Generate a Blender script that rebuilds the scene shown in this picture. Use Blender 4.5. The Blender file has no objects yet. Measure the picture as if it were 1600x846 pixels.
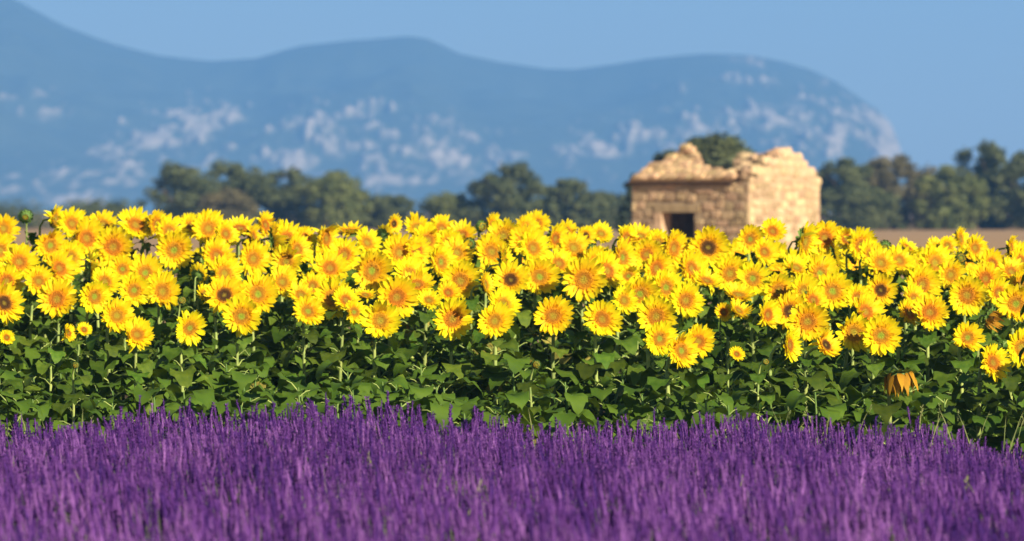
import bpy, math, random
import numpy as np
from mathutils import Vector, Matrix, Euler, noise as mnoise

R = math.radians
S = bpy.context.scene

# ------------------------------------------------------------------ camera
CAM_Z, FPX, HORIZON = 2.0, 8889.0, 330.0       # eye height, focal length in photo pixels, eye level row
cam_data = bpy.data.cameras.new('camera')
cam = bpy.data.objects.new('camera', cam_data)
S.collection.objects.link(cam)
cam_data.sensor_width = 36.0
cam_data.lens = 200.0
cam_data.clip_start, cam_data.clip_end = 0.5, 40000.0
cam.location = (0, 0, CAM_Z)
cam.rotation_euler = (R(90) - math.atan((423 - HORIZON) / FPX), 0, 0)
cam_data.dof.use_dof = True
cam_data.dof.focus_distance = 44.5
cam_data.dof.aperture_fstop = 3.5
S.camera = cam

# ------------------------------------------------------------------ sky and sun
SUN_EL, SUN_AZ = 27.0, 139.0                    # azimuth clockwise from +Y: behind the camera, to its right
world = bpy.data.worlds.new('World'); S.world = world
world.use_nodes = True
wn = world.node_tree
bg = wn.nodes['Background']
sky = wn.nodes.new('ShaderNodeTexSky')
sky.sky_type = 'NISHITA'; sky.sun_disc = False
sky.sun_elevation = R(SUN_EL); sky.sun_rotation = R(SUN_AZ)
sky.altitude = 300; sky.air_density = 1.0; sky.dust_density = 0.3; sky.ozone_density = 2.0
wn.links.new(sky.outputs[0], bg.inputs[0])
bg.inputs[1].default_value = 0.05
sun_data = bpy.data.lights.new('sun', 'SUN')
sun = bpy.data.objects.new('sun', sun_data); S.collection.objects.link(sun)
sun_data.energy = 5.0; sun_data.angle = R(0.5); sun_data.color = (1.0, 0.90, 0.74)
sdir = Vector((math.sin(R(SUN_AZ)) * math.cos(R(SUN_EL)), math.cos(R(SUN_AZ)) * math.cos(R(SUN_EL)), math.sin(R(SUN_EL))))
sun.rotation_euler = sdir.to_track_quat('Z', 'Y').to_euler()

S.view_settings.view_transform = 'Standard'; S.view_settings.look = 'None'
S.view_settings.exposure = 0.76; S.view_settings.gamma = 1.0
S.view_settings.use_curve_mapping = False
S.cycles.use_denoising = True
S.cycles.max_bounces = 6; S.cycles.diffuse_bounces = 3; S.cycles.glossy_bounces = 2
S.cycles.transmission_bounces = 3; S.cycles.volume_bounces = 1; S.cycles.transparent_max_bounces = 4

# ------------------------------------------------------------------ helpers
rnd = random.Random(11)
def at(px, py, d):
    """photo pixel at distance d -> point in the field"""
    return Vector(((px - 800) / FPX * d, d, CAM_Z - (py - HORIZON) / FPX * d))
def sstep(a, b, x):
    t = min(1, max(0, (x - a) / (b - a))); return t * t * (3 - 2 * t)
def ground_z(y):
    return 0.4 * sstep(41, 60, y)

def mesh_np(name, v, f, mats, mi=None, smooth=True, attr=None):
    """v (n,3), f list of faces or (m,k) array"""
    me = bpy.data.meshes.new(name)
    if isinstance(f, np.ndarray):
        m, k = f.shape
        me.vertices.add(len(v)); me.vertices.foreach_set('co', np.asarray(v, dtype=np.float32).ravel())
        me.loops.add(m * k); me.loops.foreach_set('vertex_index', f.astype(np.int32).ravel())
        me.polygons.add(m)
        me.polygons.foreach_set('loop_start', np.arange(0, m * k, k, dtype=np.int32))
        me.update(calc_edges=True)
    else:
        me.from_pydata([tuple(p) for p in v], [], f); me.update()
    for mt in mats: me.materials.append(mt)
    if mi is not None: me.polygons.foreach_set('material_index', np.asarray(mi, dtype=np.int32))
    me.polygons.foreach_set('use_smooth', np.full(len(me.polygons), smooth))
    if attr:
        for an, vals in attr.items():
            a = me.attributes.new(an, 'FLOAT', 'POINT'); a.data.foreach_set('value', np.asarray(vals, dtype=np.float32))
    return me
def link(name, data, parent=None, loc=(0, 0, 0), rot=(0, 0, 0), scale=(1, 1, 1)):
    o = bpy.data.objects.new(name, data); S.collection.objects.link(o)
    o.location = loc; o.rotation_euler = rot; o.scale = scale
    if parent: o.parent = parent
    return o
def tag(o, label=None, cat=None, group=None, kind=None):
    if label: o['label'] = label
    if cat: o['category'] = cat
    if group: o['group'] = group
    if kind: o['kind'] = kind
    return o

class MB:
    """collects faces of one mesh"""
    def __init__(s): s.v, s.f, s.m = [], [], []
    def face(s, pts, mi=0):
        n = len(s.v); s.v += [tuple(p) for p in pts]; s.f.append(tuple(range(n, n + len(pts)))); s.m.append(mi)
    def grid(s, rows, mi=0, close=False):
        n = len(s.v); w = len(rows[0])
        for r in rows: s.v += [tuple(p) for p in r]
        for i in range(len(rows) - 1):
            for j in range(w if close else w - 1):
                a, b = n + i * w + j, n + i * w + (j + 1) % w
                s.f.append((a, b, b + w, a + w)); s.m.append(mi)
    def tube(s, pts, radii, sides=6, mi=0, cap=True):
        rows = []
        for i, p in enumerate(pts):
            p = Vector(p)
            t = (Vector(pts[min(i + 1, len(pts) - 1)]) - Vector(pts[max(i - 1, 0)])).normalized()
            a = t.cross(Vector((0.31, 1, 0.17))).normalized(); b = t.cross(a)
            rows.append([p + (a * math.cos(k * 2 * math.pi / sides) + b * math.sin(k * 2 * math.pi / sides)) * radii[i] for k in range(sides)])
        s.grid(rows, mi, True)
        if cap: s.face(rows[-1], mi)
    def mesh(s, name, mats, smooth=True): return mesh_np(name, s.v, s.f, mats, s.m, smooth)

# ------------------------------------------------------------------ materials
def mat(name, col, rough=0.7, spec=0.3, var=0.0, nscale=None, ncol=None, bump=0.0, trans=0.0, tcol=None, hvar=0.0, nmix=1.0, bscale=None):
    m = bpy.data.materials.new(name); m.use_nodes = True
    N, L = m.node_tree.nodes, m.node_tree.links
    b = N['Principled BSDF']; out = N['Material Output']
    b.inputs['Roughness'].default_value = rough; b.inputs['Specular IOR Level'].default_value = spec
    rgb = N.new('ShaderNodeRGB'); rgb.outputs[0].default_value = (*col, 1); c = rgb.outputs[0]
    if nscale:
        tc = N.new('ShaderNodeTexCoord')
        nz = N.new('ShaderNodeTexNoise'); nz.inputs['Scale'].default_value = nscale; nz.inputs['Detail'].default_value = 6
        L.new(tc.outputs['Object'], nz.inputs['Vector'])
        rp = N.new('ShaderNodeMapRange'); rp.inputs[1].default_value = 0.35; rp.inputs[2].default_value = 0.65
        rp.inputs[4].default_value = nmix
        L.new(nz.outputs[0], rp.inputs[0])
        mx = N.new('ShaderNodeMix'); mx.data_type = 'RGBA'
        L.new(rp.outputs[0], mx.inputs[0]); L.new(c, mx.inputs[6]); mx.inputs[7].default_value = (*(ncol or col), 1)
        c = mx.outputs[2]
        if bump:
            bp = N.new('ShaderNodeBump'); bp.inputs['Strength'].default_value = bump; bp.inputs['Distance'].default_value = 0.02
            L.new(nz.outputs[0], bp.inputs['Height']); L.new(bp.outputs[0], b.inputs['Normal'])
    if var or hvar:
        oi = N.new('ShaderNodeObjectInfo')
        hs = N.new('ShaderNodeHueSaturation')
        mr = N.new('ShaderNodeMapRange'); mr.inputs[3].default_value = 1 - var; mr.inputs[4].default_value = 1 + var
        L.new(oi.outputs['Random'], mr.inputs[0]); L.new(mr.outputs[0], hs.inputs['Value'])
        if hvar:
            ml = N.new('ShaderNodeMath'); ml.operation = 'MULTIPLY'; ml.inputs[1].default_value = 7.31
            fr = N.new('ShaderNodeMath'); fr.operation = 'FRACT'
            m2 = N.new('ShaderNodeMapRange'); m2.inputs[3].default_value = 0.5 - hvar; m2.inputs[4].default_value = 0.5 + hvar
            L.new(oi.outputs['Random'], ml.inputs[0]); L.new(ml.outputs[0], fr.inputs[0]); L.new(fr.outputs[0], m2.inputs[0]); L.new(m2.outputs[0], hs.inputs['Hue'])
        L.new(c, hs.inputs['Color']); c = hs.outputs[0]
    L.new(c, b.inputs['Base Color'])
    if trans:
        tr = N.new('ShaderNodeBsdfTranslucent')
        if tcol: tr.inputs[0].default_value = (*tcol, 1)
        else: L.new(c, tr.inputs[0])
        ms = N.new('ShaderNodeMixShader'); ms.inputs[0].default_value = trans
        L.new(b.outputs[0], ms.inputs[1]); L.new(tr.outputs[0], ms.inputs[2]); L.new(ms.outputs[0], out.inputs[0])
    return m

def radial_mat(name, stops, rough=0.7, trans=0.0, var=0.0, bump=None, axis=True):
    """colour by distance from the flower's own axis (object space, petal tips at 1)"""
    m = bpy.data.materials.new(name); m.use_nodes = True
    N, L = m.node_tree.nodes, m.node_tree.links
    b = N['Principled BSDF']; b.inputs['Roughness'].default_value = rough; b.inputs['Specular IOR Level'].default_value = 0.2
    tc = N.new('ShaderNodeTexCoord')
    mul = N.new('ShaderNodeVectorMath'); mul.operation = 'MULTIPLY'; mul.inputs[1].default_value = (1, 1, 0)
    ln = N.new('ShaderNodeVectorMath'); ln.operation = 'LENGTH'
    nz = N.new('ShaderNodeTexNoise'); nz.inputs['Scale'].default_value = 9; nz.inputs['Detail'].default_value = 3
    ad = N.new('ShaderNodeMath'); ad.operation = 'MULTIPLY_ADD'; ad.inputs[1].default_value = 0.16
    sb = N.new('ShaderNodeMath'); sb.operation = 'SUBTRACT'; sb.inputs[1].default_value = 0.08
    L.new(tc.outputs['Object'], mul.inputs[0]); L.new(mul.outputs[0], ln.inputs[0]); L.new(tc.outputs['Object'], nz.inputs['Vector'])
    L.new(nz.outputs[0], ad.inputs[0]); L.new(ln.outputs['Value'], ad.inputs[2]); L.new(ad.outputs[0], sb.inputs[0])
    cr = N.new('ShaderNodeValToRGB'); L.new(sb.outputs[0], cr.inputs[0])
    e = cr.color_ramp.elements
    while len(e) < len(stops): e.new(0.5)
    for k, (p, c) in enumerate(stops): e[k].position = p; e[k].color = (*c, 1)
    c = cr.outputs[0]
    if var:
        oi = N.new('ShaderNodeObjectInfo'); hs = N.new('ShaderNodeHueSaturation')
        mr = N.new('ShaderNodeMapRange'); mr.inputs[3].default_value = 0.5 - var; mr.inputs[4].default_value = 0.5 + var * 0.5
        L.new(oi.outputs['Random'], mr.inputs[0]); L.new(mr.outputs[0], hs.inputs['Hue']); L.new(c, hs.inputs['Color']); c = hs.outputs[0]
    L.new(c, b.inputs['Base Color'])
    if bump:
        vz = N.new('ShaderNodeTexVoronoi'); vz.inputs['Scale'].default_value = bump
        bp = N.new('ShaderNodeBump'); bp.inputs['Strength'].default_value = 0.8; bp.inputs['Distance'].default_value = 0.03
        L.new(tc.outputs['Object'], vz.inputs['Vector']); L.new(vz.outputs['Distance'], bp.inputs['Height']); L.new(bp.outputs[0], b.inputs['Normal'])
    if trans:
        tr = N.new('ShaderNodeBsdfTranslucent'); L.new(c, tr.inputs[0])
        ms = N.new('ShaderNodeMixShader'); ms.inputs[0].default_value = trans
        L.new(b.outputs[0], ms.inputs[1]); L.new(tr.outputs[0], ms.inputs[2]); L.new(ms.outputs[0], N['Material Output'].inputs[0])
    return m

M = {}
M['petal'] = radial_mat('petal', [(0.34, (0.86, 0.40, 0.004)), (0.49, (0.89, 0.61, 0.003)), (0.72, (0.89, 0.735, 0.005))], 0.6, 0.36, var=0.012)
M['petal_old'] = radial_mat('petal_old', [(0.32, (0.16, 0.07, 0.008)), (0.50, (0.42, 0.20, 0.010)), (0.75, (0.62, 0.33, 0.014))], 0.7, 0.25)
M['disc'] = radial_mat('disc', [(0.0, (0.46, 0.38, 0.03)), (0.14, (0.50, 0.32, 0.02)), (0.21, (0.47, 0.20, 0.010)), (0.31, (0.66, 0.29, 0.008)), (0.42, (0.86, 0.42, 0.005))], 0.9, bump=26, var=0.02)
M['disc_green'] = radial_mat('disc_green', [(0.0, (0.30, 0.42, 0.03)), (0.12, (0.40, 0.42, 0.03)), (0.20, (0.48, 0.21, 0.012)), (0.31, (0.66, 0.29, 0.010)), (0.42, (0.86, 0.42, 0.006))], 0.9, bump=26)
M['disc_brown_shade'] = radial_mat('disc_brown_shade', [(0.0, (0.34, 0.28, 0.03)), (0.08, (0.20, 0.12, 0.015)), (0.15, (0.06, 0.03, 0.01)), (0.28, (0.14, 0.055, 0.008)), (0.37, (0.6, 0.25, 0.008))], 0.9, bump=26)  # brown disc with petal shadow put into its colour
M['green'] = mat('sepal_green', (0.10, 0.19, 0.035), 0.6, var=0.2, nscale=8, ncol=(0.16, 0.25, 0.05), trans=0.15)
M['stem'] = mat('stem_green', (0.36, 0.41, 0.10), 0.6, var=0.2, nscale=14, ncol=(0.20, 0.28, 0.07))
M['leaf'] = mat('leaf_green', (0.054, 0.100, 0.009), 0.65, 0.12, var=0.42, hvar=0.02, nscale=5, ncol=(0.090, 0.142, 0.013), bump=0.3, trans=0.18, tcol=(0.13, 0.2, 0.012))
M['soil'] = mat('soil', (0.12, 0.085, 0.05), 0.95, 0.1, nscale=3, ncol=(0.17, 0.13, 0.08), bump=0.5)

# ------------------------------------------------------------------ ground
def make_ground():
    ys = [-60, 0, 10, 20, 30, 38, 40] + [41 + k * 1.0 for k in range(20)] + [70, 90, 130, 200, 320, 500, 800, 1500, 3000, 6000, 12000, 20000]
    xs = [-9000, -3000, -900, -300, -100, -40, -20, -10, -5, 0, 5, 10, 20, 40, 100, 300, 900, 3000, 9000]
    v = [(x, y, ground_z(y)) for y in ys for x in xs]
    w = len(xs)
    f = [(i * w + j, i * w + j + 1, (i + 1) * w + j + 1, (i + 1) * w + j) for i in range(len(ys) - 1) for j in range(w - 1)]
    m = bpy.data.materials.new('field_ground'); m.use_nodes = True
    N, L = m.node_tree.nodes, m.node_tree.links
    b = N['Principled BSDF']; b.inputs['Roughness'].default_value = 0.95; b.inputs['Specular IOR Level'].default_value = 0.1
    tc = N.new('ShaderNodeTexCoord'); sep = N.new('ShaderNodeSeparateXYZ'); L.new(tc.outputs['Object'], sep.inputs[0])
    nz = N.new('ShaderNodeTexNoise'); nz.inputs['Scale'].default_value = 1.6; nz.inputs['Detail'].default_value = 8
    nz2 = N.new('ShaderNodeTexNoise'); nz2.inputs['Scale'].default_value = 0.05; nz2.inputs['Detail'].default_value = 5
    L.new(tc.outputs['Object'], nz.inputs['Vector']); L.new(tc.outputs['Object'], nz2.inputs['Vector'])
    soil = N.new('ShaderNodeMix'); soil.data_type = 'RGBA'; soil.inputs[6].default_value = (0.09, 0.065, 0.04, 1); soil.inputs[7].default_value = (0.16, 0.12, 0.075, 1)
    L.new(nz.outputs[0], soil.inputs[0])
    stub = N.new('ShaderNodeMix'); stub.data_type = 'RGBA'; stub.inputs[6].default_value = (0.33, 0.20, 0.10, 1); stub.inputs[7].default_value = (0.46, 0.29, 0.14, 1)
    L.new(nz2.outputs[0], stub.inputs[0])
    mr = N.new('ShaderNodeMapRange'); mr.inputs[1].default_value = 66; mr.inputs[2].default_value = 72
    L.new(sep.outputs['Y'], mr.inputs[0])
    mx = N.new('ShaderNodeMix'); mx.data_type = 'RGBA'
    L.new(mr.outputs[0], mx.inputs[0]); L.new(soil.outputs[2], mx.inputs[6]); L.new(stub.outputs[2], mx.inputs[7])
    L.new(mx.outputs[2], b.inputs['Base Color'])
    bp = N.new('ShaderNodeBump'); bp.inputs['Strength'].default_value = 0.6; bp.inputs['Distance'].default_value = 0.05
    L.new(nz.outputs[0], bp.inputs['Height']); L.new(bp.outputs[0], b.inputs['Normal'])
    tag(link('ground', mesh_np('ground', v, f, [m])), kind='structure')
make_ground()

# ------------------------------------------------------------------ mountains
def fbm(x, y, z=0.0, o=5):
    return mnoise.fractal(Vector((x, y, z)), 1.0, 2.0, o)
RIDGE = [(-500, -60), (-200, -45), (0, -14), (30, 2), (100, 40), (180, 70), (250, 88), (330, 96), (400, 92), (440, 80), (470, 72), (540, 64), (640, 57), (668, 61),
         (720, 85), (780, 98), (850, 108), (900, 108), (960, 100), (1010, 92), (1060, 87), (1110, 84), (1180, 86), (1225, 96), (1270, 110),
         (1310, 130), (1345, 155), (1372, 172), (1392, 195), (1404, 222), (1413, 256), (1424, 300), (1450, 322), (1700, 330)]
ROCKS = [  # px, py, rx, ry, weight: limestone outcrops on the slopes
    (110, 300, 50, 30, .9), (180, 262, 45, 30, .9), (240, 225, 55, 30, 1), (300, 205, 50, 32, 1), (345, 178, 40, 16, .9), (290, 240, 60, 30, .7),
    (455, 250, 45, 32, 1), (490, 200, 60, 30, .8), (560, 172, 60, 18, .8), (560, 225, 70, 36, .9), (620, 270, 60, 28, .9), (690, 240, 60, 32, .9), (670, 195, 40, 22, .6),
    (780, 250, 40, 20, .6), (930, 240, 50, 26, .8), (1000, 215, 55, 22, .9), (1090, 200, 60, 28, .8), (1180, 195, 60, 28, .9), (1250, 195, 50, 34, .9), (1310, 215, 16, 40, 1.2),
    (1350, 185, 36, 30, 1), (1385, 205, 22, 40, 1.2), (1395, 240, 24, 22, 1.2), (1185, 95, 22, 8, .7), (1160, 124, 30, 8, .7), (1050, 135, 25, 6, .5),
    (30, 150, 40, 12, .5), (80, 175, 30, 10, .5), (20, 290, 30, 30, .6), (420, 300, 60, 26, .6), (520, 300, 60, 30, .7)]
def interp(tab, x):
    for (a, ya), (b, yb) in zip(tab, tab[1:]):
        if a <= x <= b: return ya + (yb - ya) * (x - a) / (b - a)
    return tab[0][1] if x < tab[0][0] else tab[-1][1]
def make_mountain():
    Y0, YR, Y1 = 5400.0, 7000.0, 8600.0
    nx, nt, nb = 640, 140, 12
    ts = [k / nt for k in range(nt + 1)] + [1 + (k + 1) / nb for k in range(nb)]
    pxs = [-420 + k * (1620 + 420) / nx for k in range(nx + 1)]
    v, rock = [], []
    for t in ts:
        y = Y0 + (YR - Y0) * t if t <= 1 else YR + (Y1 - YR) * (t - 1)
        for px in pxs:
            x = (px - 800) / FPX * YR
            q = px if t >= 1 else 800 + (px - 800) * YR / y + 9 * fbm(x / 150, y / 150, 6.0, 4) * (1 - t)
            rz = max(4.0, CAM_Z + (HORIZON - interp(RIDGE, q)) / FPX * YR)
            prof = (t ** 0.85) if t <= 1 else max(0, 1 - (t - 1)) ** 1.1
            g = fbm(x / 420, y / 420, 3.1, 6)
            gul = abs(fbm(x / 230 + 5, y / 600, 8.7, 4))
            amp = min(1, t * 3) * (1 - sstep(.82, 1, t) * .93) if t <= 1 else .3
            z = 0.3 + rz * prof + amp * rz * (0.12 * g - 0.14 * gul)
            py = HORIZON - (z - CAM_Z) / y * FPX
            ppx = 800 + x / y * FPX
            w = 0
            for (a, b_, rx, ry, ww) in ROCKS:
                d2 = ((ppx - a) / rx) ** 2 + ((py - b_) / ry) ** 2
                if d2 < 7: w = max(w, ww * math.exp(-d2 * 0.55))
            n = fbm(x / 30, y / 130 + z / 20, 1.3, 5) * 0.7 + 0.55 * fbm(x / 9, z / 7, 4.2, 3)
            r = 0.85 * sstep(0.26, 0.70, w * 0.52 + n * 0.55) * (1 if w > 0.06 else 0)
            if t <= 1: z += r * amp * 7.0
            v.append((x, y - r * amp * 16 if t < 1 else y, z)); rock.append(r)
    W = len(pxs)
    i, j = np.meshgrid(np.arange(len(ts) - 1), np.arange(W - 1), indexing='ij')
    a = (i * W + j).ravel()
    f = np.stack([a, a + 1, a + W + 1, a + W], 1)
    m = bpy.data.materials.new('mountain_slope'); m.use_nodes = True
    N, L = m.node_tree.nodes, m.node_tree.links
    b = N['Principled BSDF']; b.inputs['Roughness'].default_value = 0.95; b.inputs['Specular IOR Level'].default_value = 0.05
    tc = N.new('ShaderNodeTexCoord')
    nz = N.new('ShaderNodeTexNoise'); nz.inputs['Scale'].default_value = 0.03; nz.inputs['Detail'].default_value = 6
    L.new(tc.outputs['Object'], nz.inputs['Vector'])
    fo = N.new('ShaderNodeMix'); fo.data_type = 'RGBA'; fo.inputs[6].default_value = (0.035, 0.05, 0.028, 1); fo.inputs[7].default_value = (0.085, 0.10, 0.055, 1)
    L.new(nz.outputs[0], fo.inputs[0])
    ro = N.new('ShaderNodeMix'); ro.data_type = 'RGBA'; ro.inputs[6].default_value = (0.46, 0.36, 0.27, 1); ro.inputs[7].default_value = (0.68, 0.55, 0.43, 1)
    L.new(nz.outputs[0], ro.inputs[0])
    at_ = N.new('ShaderNodeAttribute'); at_.attribute_name = 'rock'
    mx = N.new('ShaderNodeMix'); mx.data_type = 'RGBA'
    L.new(at_.outputs['Fac'], mx.inputs[0]); L.new(fo.outputs[2], mx.inputs[6]); L.new(ro.outputs[2], mx.inputs[7])
    L.new(mx.outputs[2], b.inputs['Base Color'])
    tag(link('mountain', mesh_np('mountain', np.array(v), f, [m], attr={'rock': rock})), kind='structure')
    # the low far hills past the cliff end
    v = []; ys = [8700, 9000, 9300, 9600]
    hx = [-3000 + k * 60 for k in range(101)]
    for k, y in enumerate(ys):
        for x in hx: v.append((x, y, 0.3 + [0, 46, 62, 0][k] * (1 + 0.14 * fbm(x / 500, y / 300, 2.0, 4))))
    W = len(hx)
    f = [(i * W + j, i * W + j + 1, (i + 1) * W + j + 1, (i + 1) * W + j) for i in range(3) for j in range(W - 1)]
    tag(link('hills', mesh_np('hills', v, f, [mat('far_forest', (0.04, 0.055, 0.03), 0.95, 0.05, nscale=0.02, ncol=(0.07, 0.085, 0.05))])), kind='structure')
make_mountain()

# ------------------------------------------------------------------ haze
def make_haze():
    x, y0, y1, z0, z1 = 2600, -140, 9800, -1.0, 420
    v = [(a, b, c) for c in (z0, z1) for b in (y0, y1) for a in (-x, x)]
    f = [(0, 2, 3, 1), (4, 5, 7, 6), (0, 1, 5, 4), (2, 6, 7, 3), (0, 4, 6, 2), (1, 3, 7, 5)]
    m = bpy.data.materials.new('haze_air'); m.use_nodes = True
    N, L = m.node_tree.nodes, m.node_tree.links
    N.remove(N['Principled BSDF'])
    pv = N.new('ShaderNodeVolumePrincipled')
    pv.inputs['Color'].default_value = (0.19, 0.485, 1.0, 1); pv.inputs['Density'].default_value = 0.00019
    pv.inputs['Anisotropy'].default_value = 0.0
    L.new(pv.outputs[0], N['Material Output'].inputs['Volume'])
    tag(link('haze', mesh_np('haze', v, f, [m], smooth=False)), kind='stuff')
make_haze()

# ------------------------------------------------------------------ far trees
def make_tree(px, d, wpx, top, col, seed, label, squash=1.0, lean=0.0):
    r = random.Random(seed); g = ground_z(d); k = d / FPX
    base = Vector(((px - 800) * k, d, g))
    H = CAM_Z - (top - HORIZON) * k - g; Wd = wpx * k * 1.18
    root = link('tree' if H > 3.2 else 'bush', None, None, base)
    tag(root, label, 'tree' if H > 3.2 else 'bush', 'trees along the far field edge')
    tb = MB()
    pts = [(0, 0, -0.1), (0.1 * lean, 0, H * .2), (lean * .3, .1, H * .45), (lean * .6, 0, H * .7)]
    r0 = 0.05 * H * .6 + .05
    tb.tube(pts, [r0, r0 * .75, r0 * .5, r0 * .2], 7)
    for q in range(6):
        a = r.uniform(0, 6.28); h0 = H * r.uniform(.15, .5)
        tb.tube([(0, 0, h0), (math.cos(a) * Wd * .15, math.sin(a) * Wd * .15, h0 + H * .13), (math.cos(a) * Wd * .32, math.sin(a) * Wd * .32, h0 + H * .28)], [r0 * .45, r0 * .3, r0 * .1], 5)
    link('trunk', tb.mesh('trunk', [M['bark']]), root)
    # crown: leafy clumps in an uneven dome, each clump a shell of small leaf faces
    clumps = []
    for q in range(46):
        a = r.uniform(0, 6.28); hz = r.random() ** 0.9
        env = math.sqrt(max(0.04, 1 - abs(hz * 1.12 - 0.18) ** 2.4)) * r.uniform(.2, 1.0) ** .6
        clumps.append((math.cos(a) * env * Wd * .56 + lean * hz, math.sin(a) * env * Wd * .45, H * (0.04 + hz * 0.88), r.uniform(.07, .15) * min(Wd, H * 1.3) * squash))
    clumps.append((lean, 0, H * .9, .10 * Wd)); clumps.append((0, 0, H * .42, .3 * Wd)); clumps.append((0, 0, H * .15, .3 * Wd))
    for q in range(4): clumps.append((r.uniform(-.26, .26) * Wd, r.uniform(-.2, .2) * Wd, H * r.uniform(.5, .78), r.uniform(.15, .21) * Wd))
    P = []
    nleaf = 8000
    tot = sum(c[3] ** 2 for c in clumps)
    for (cx, cy, cz, cr) in clumps:
        for q in range(int(nleaf * cr * cr / tot)):
            u = Vector((r.gauss(0, 1), r.gauss(0, 1), r.gauss(0, 1))).normalized()
            rr = cr * (r.random() ** .35) * (1.22 if r.random() < .12 else 1)
            p = Vector((cx, cy, cz)) + Vector((u.x, u.y, u.z * .8)) * rr
            if p.z < 0.05: continue
            n = (u + Vector((r.uniform(-.8, .8), r.uniform(-.8, .8), r.uniform(-.5, .9)))).normalized()
            t = n.cross(Vector((r.uniform(-1, 1), r.uniform(-1, 1), 1))).normalized(); b = n.cross(t)
            s = r.uniform(.07, .19) * (.6 + .09 * H)
            P.append((p - t * s * 1.2, p - b * s * .6, p + t * s * 1.2, p + b * s * .6))
    V = np.array([tuple(q) for l in P for q in l]); F = np.arange(len(V)).reshape(-1, 4)
    link('crown', mesh_np('crown', V, F, [M[col]], smooth=False), root)
M['bark'] = mat('bark', (0.09, 0.065, 0.045), 0.9, nscale=3, ncol=(0.15, 0.11, 0.08))
M['oak'] = mat('oak_leaves', (0.062, 0.080, 0.026), 0.7, nscale=0.7, ncol=(0.12, 0.135, 0.045), trans=0.15)
M['oak_pale'] = mat('pale_leaves', (0.10, 0.125, 0.03), 0.7, nscale=0.7, ncol=(0.17, 0.185, 0.05), trans=0.15)
M['oak_brown'] = mat('brown_leaves', (0.10, 0.088, 0.036), 0.7, nscale=0.7, ncol=(0.17, 0.14, 0.055), trans=0.15)
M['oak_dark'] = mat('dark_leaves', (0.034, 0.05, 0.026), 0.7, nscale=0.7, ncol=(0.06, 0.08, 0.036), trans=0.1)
TREES = [  # px, distance, width px, top row, leaves, label
    (18, 505, 150, 338, 'oak', 'lowest dark bush below the mountain, cut by the left photo edge'),
    (150, 500, 120, 320, 'oak', 'low green bush between the left photo edge and the tall left tree clump'),
    (283, 480, 105, 256, 'oak', 'round dark oak at the left end of the tall left tree clump'),
    (352, 470, 80, 296, 'oak_brown', 'brownish bush low in front of the left tree clump'),
    (368, 490, 105, 251, 'oak', 'tallest oak in the middle of the left tree clump'),
    (440, 484, 90, 262, 'oak', 'narrow green oak right of the middle of the left clump'),
    (522, 480, 105, 267, 'oak_pale', 'green oak at the right end of the left tree clump'),
    (605, 486, 95, 306, 'oak', 'low dark bush between the left clump and the pale round bush'),
    (697, 480, 95, 303, 'oak_pale', 'pale green round bush just left of the central dark tree'),
    (788, 478, 95, 254, 'oak', 'dark central tree standing between the mountain gap and low bushes'),
    (850, 486, 70, 290, 'oak_pale', 'green bush just right of the central dark tree'),
    (893, 480, 60, 276, 'oak', 'small pointed tree between the central tree and the hut'),
    (945, 484, 100, 300, 'oak', 'low broad bush left of the stone hut'),
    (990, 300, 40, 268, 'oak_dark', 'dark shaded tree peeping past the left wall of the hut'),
    (1112, 300, 138, 207, 'oak', 'big green tree rising behind the broken roof of the hut'),
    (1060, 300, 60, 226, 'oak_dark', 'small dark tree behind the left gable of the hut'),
    (1318, 478, 90, 242, 'oak', 'dark oak just right of the stone hut'),
    (1398, 484, 105, 241, 'oak_brown', 'brown green oak below the cliff end of the mountain'),
    (1352, 470, 110, 292, 'oak', 'low bush in front of the oaks right of the hut'),
    (1448, 488, 70, 286, 'oak', 'low tree in the dip between the two clumps on the right'),
    (1492, 478, 95, 258, 'oak_pale', 'green tree left of the tallest tree on the right'),
    (1550, 486, 115, 218, 'oak', 'tallest dark tree near the right edge of the photo'),
    (1607, 480, 90, 236, 'oak', 'tree cut off by the right edge of the photo'),
]
for q, (px, d, w, top, col, lab) in enumerate(TREES):
    make_tree(px, d, w, top, col, 100 + q, lab, lean=rnd.uniform(-.4, .4))

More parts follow.
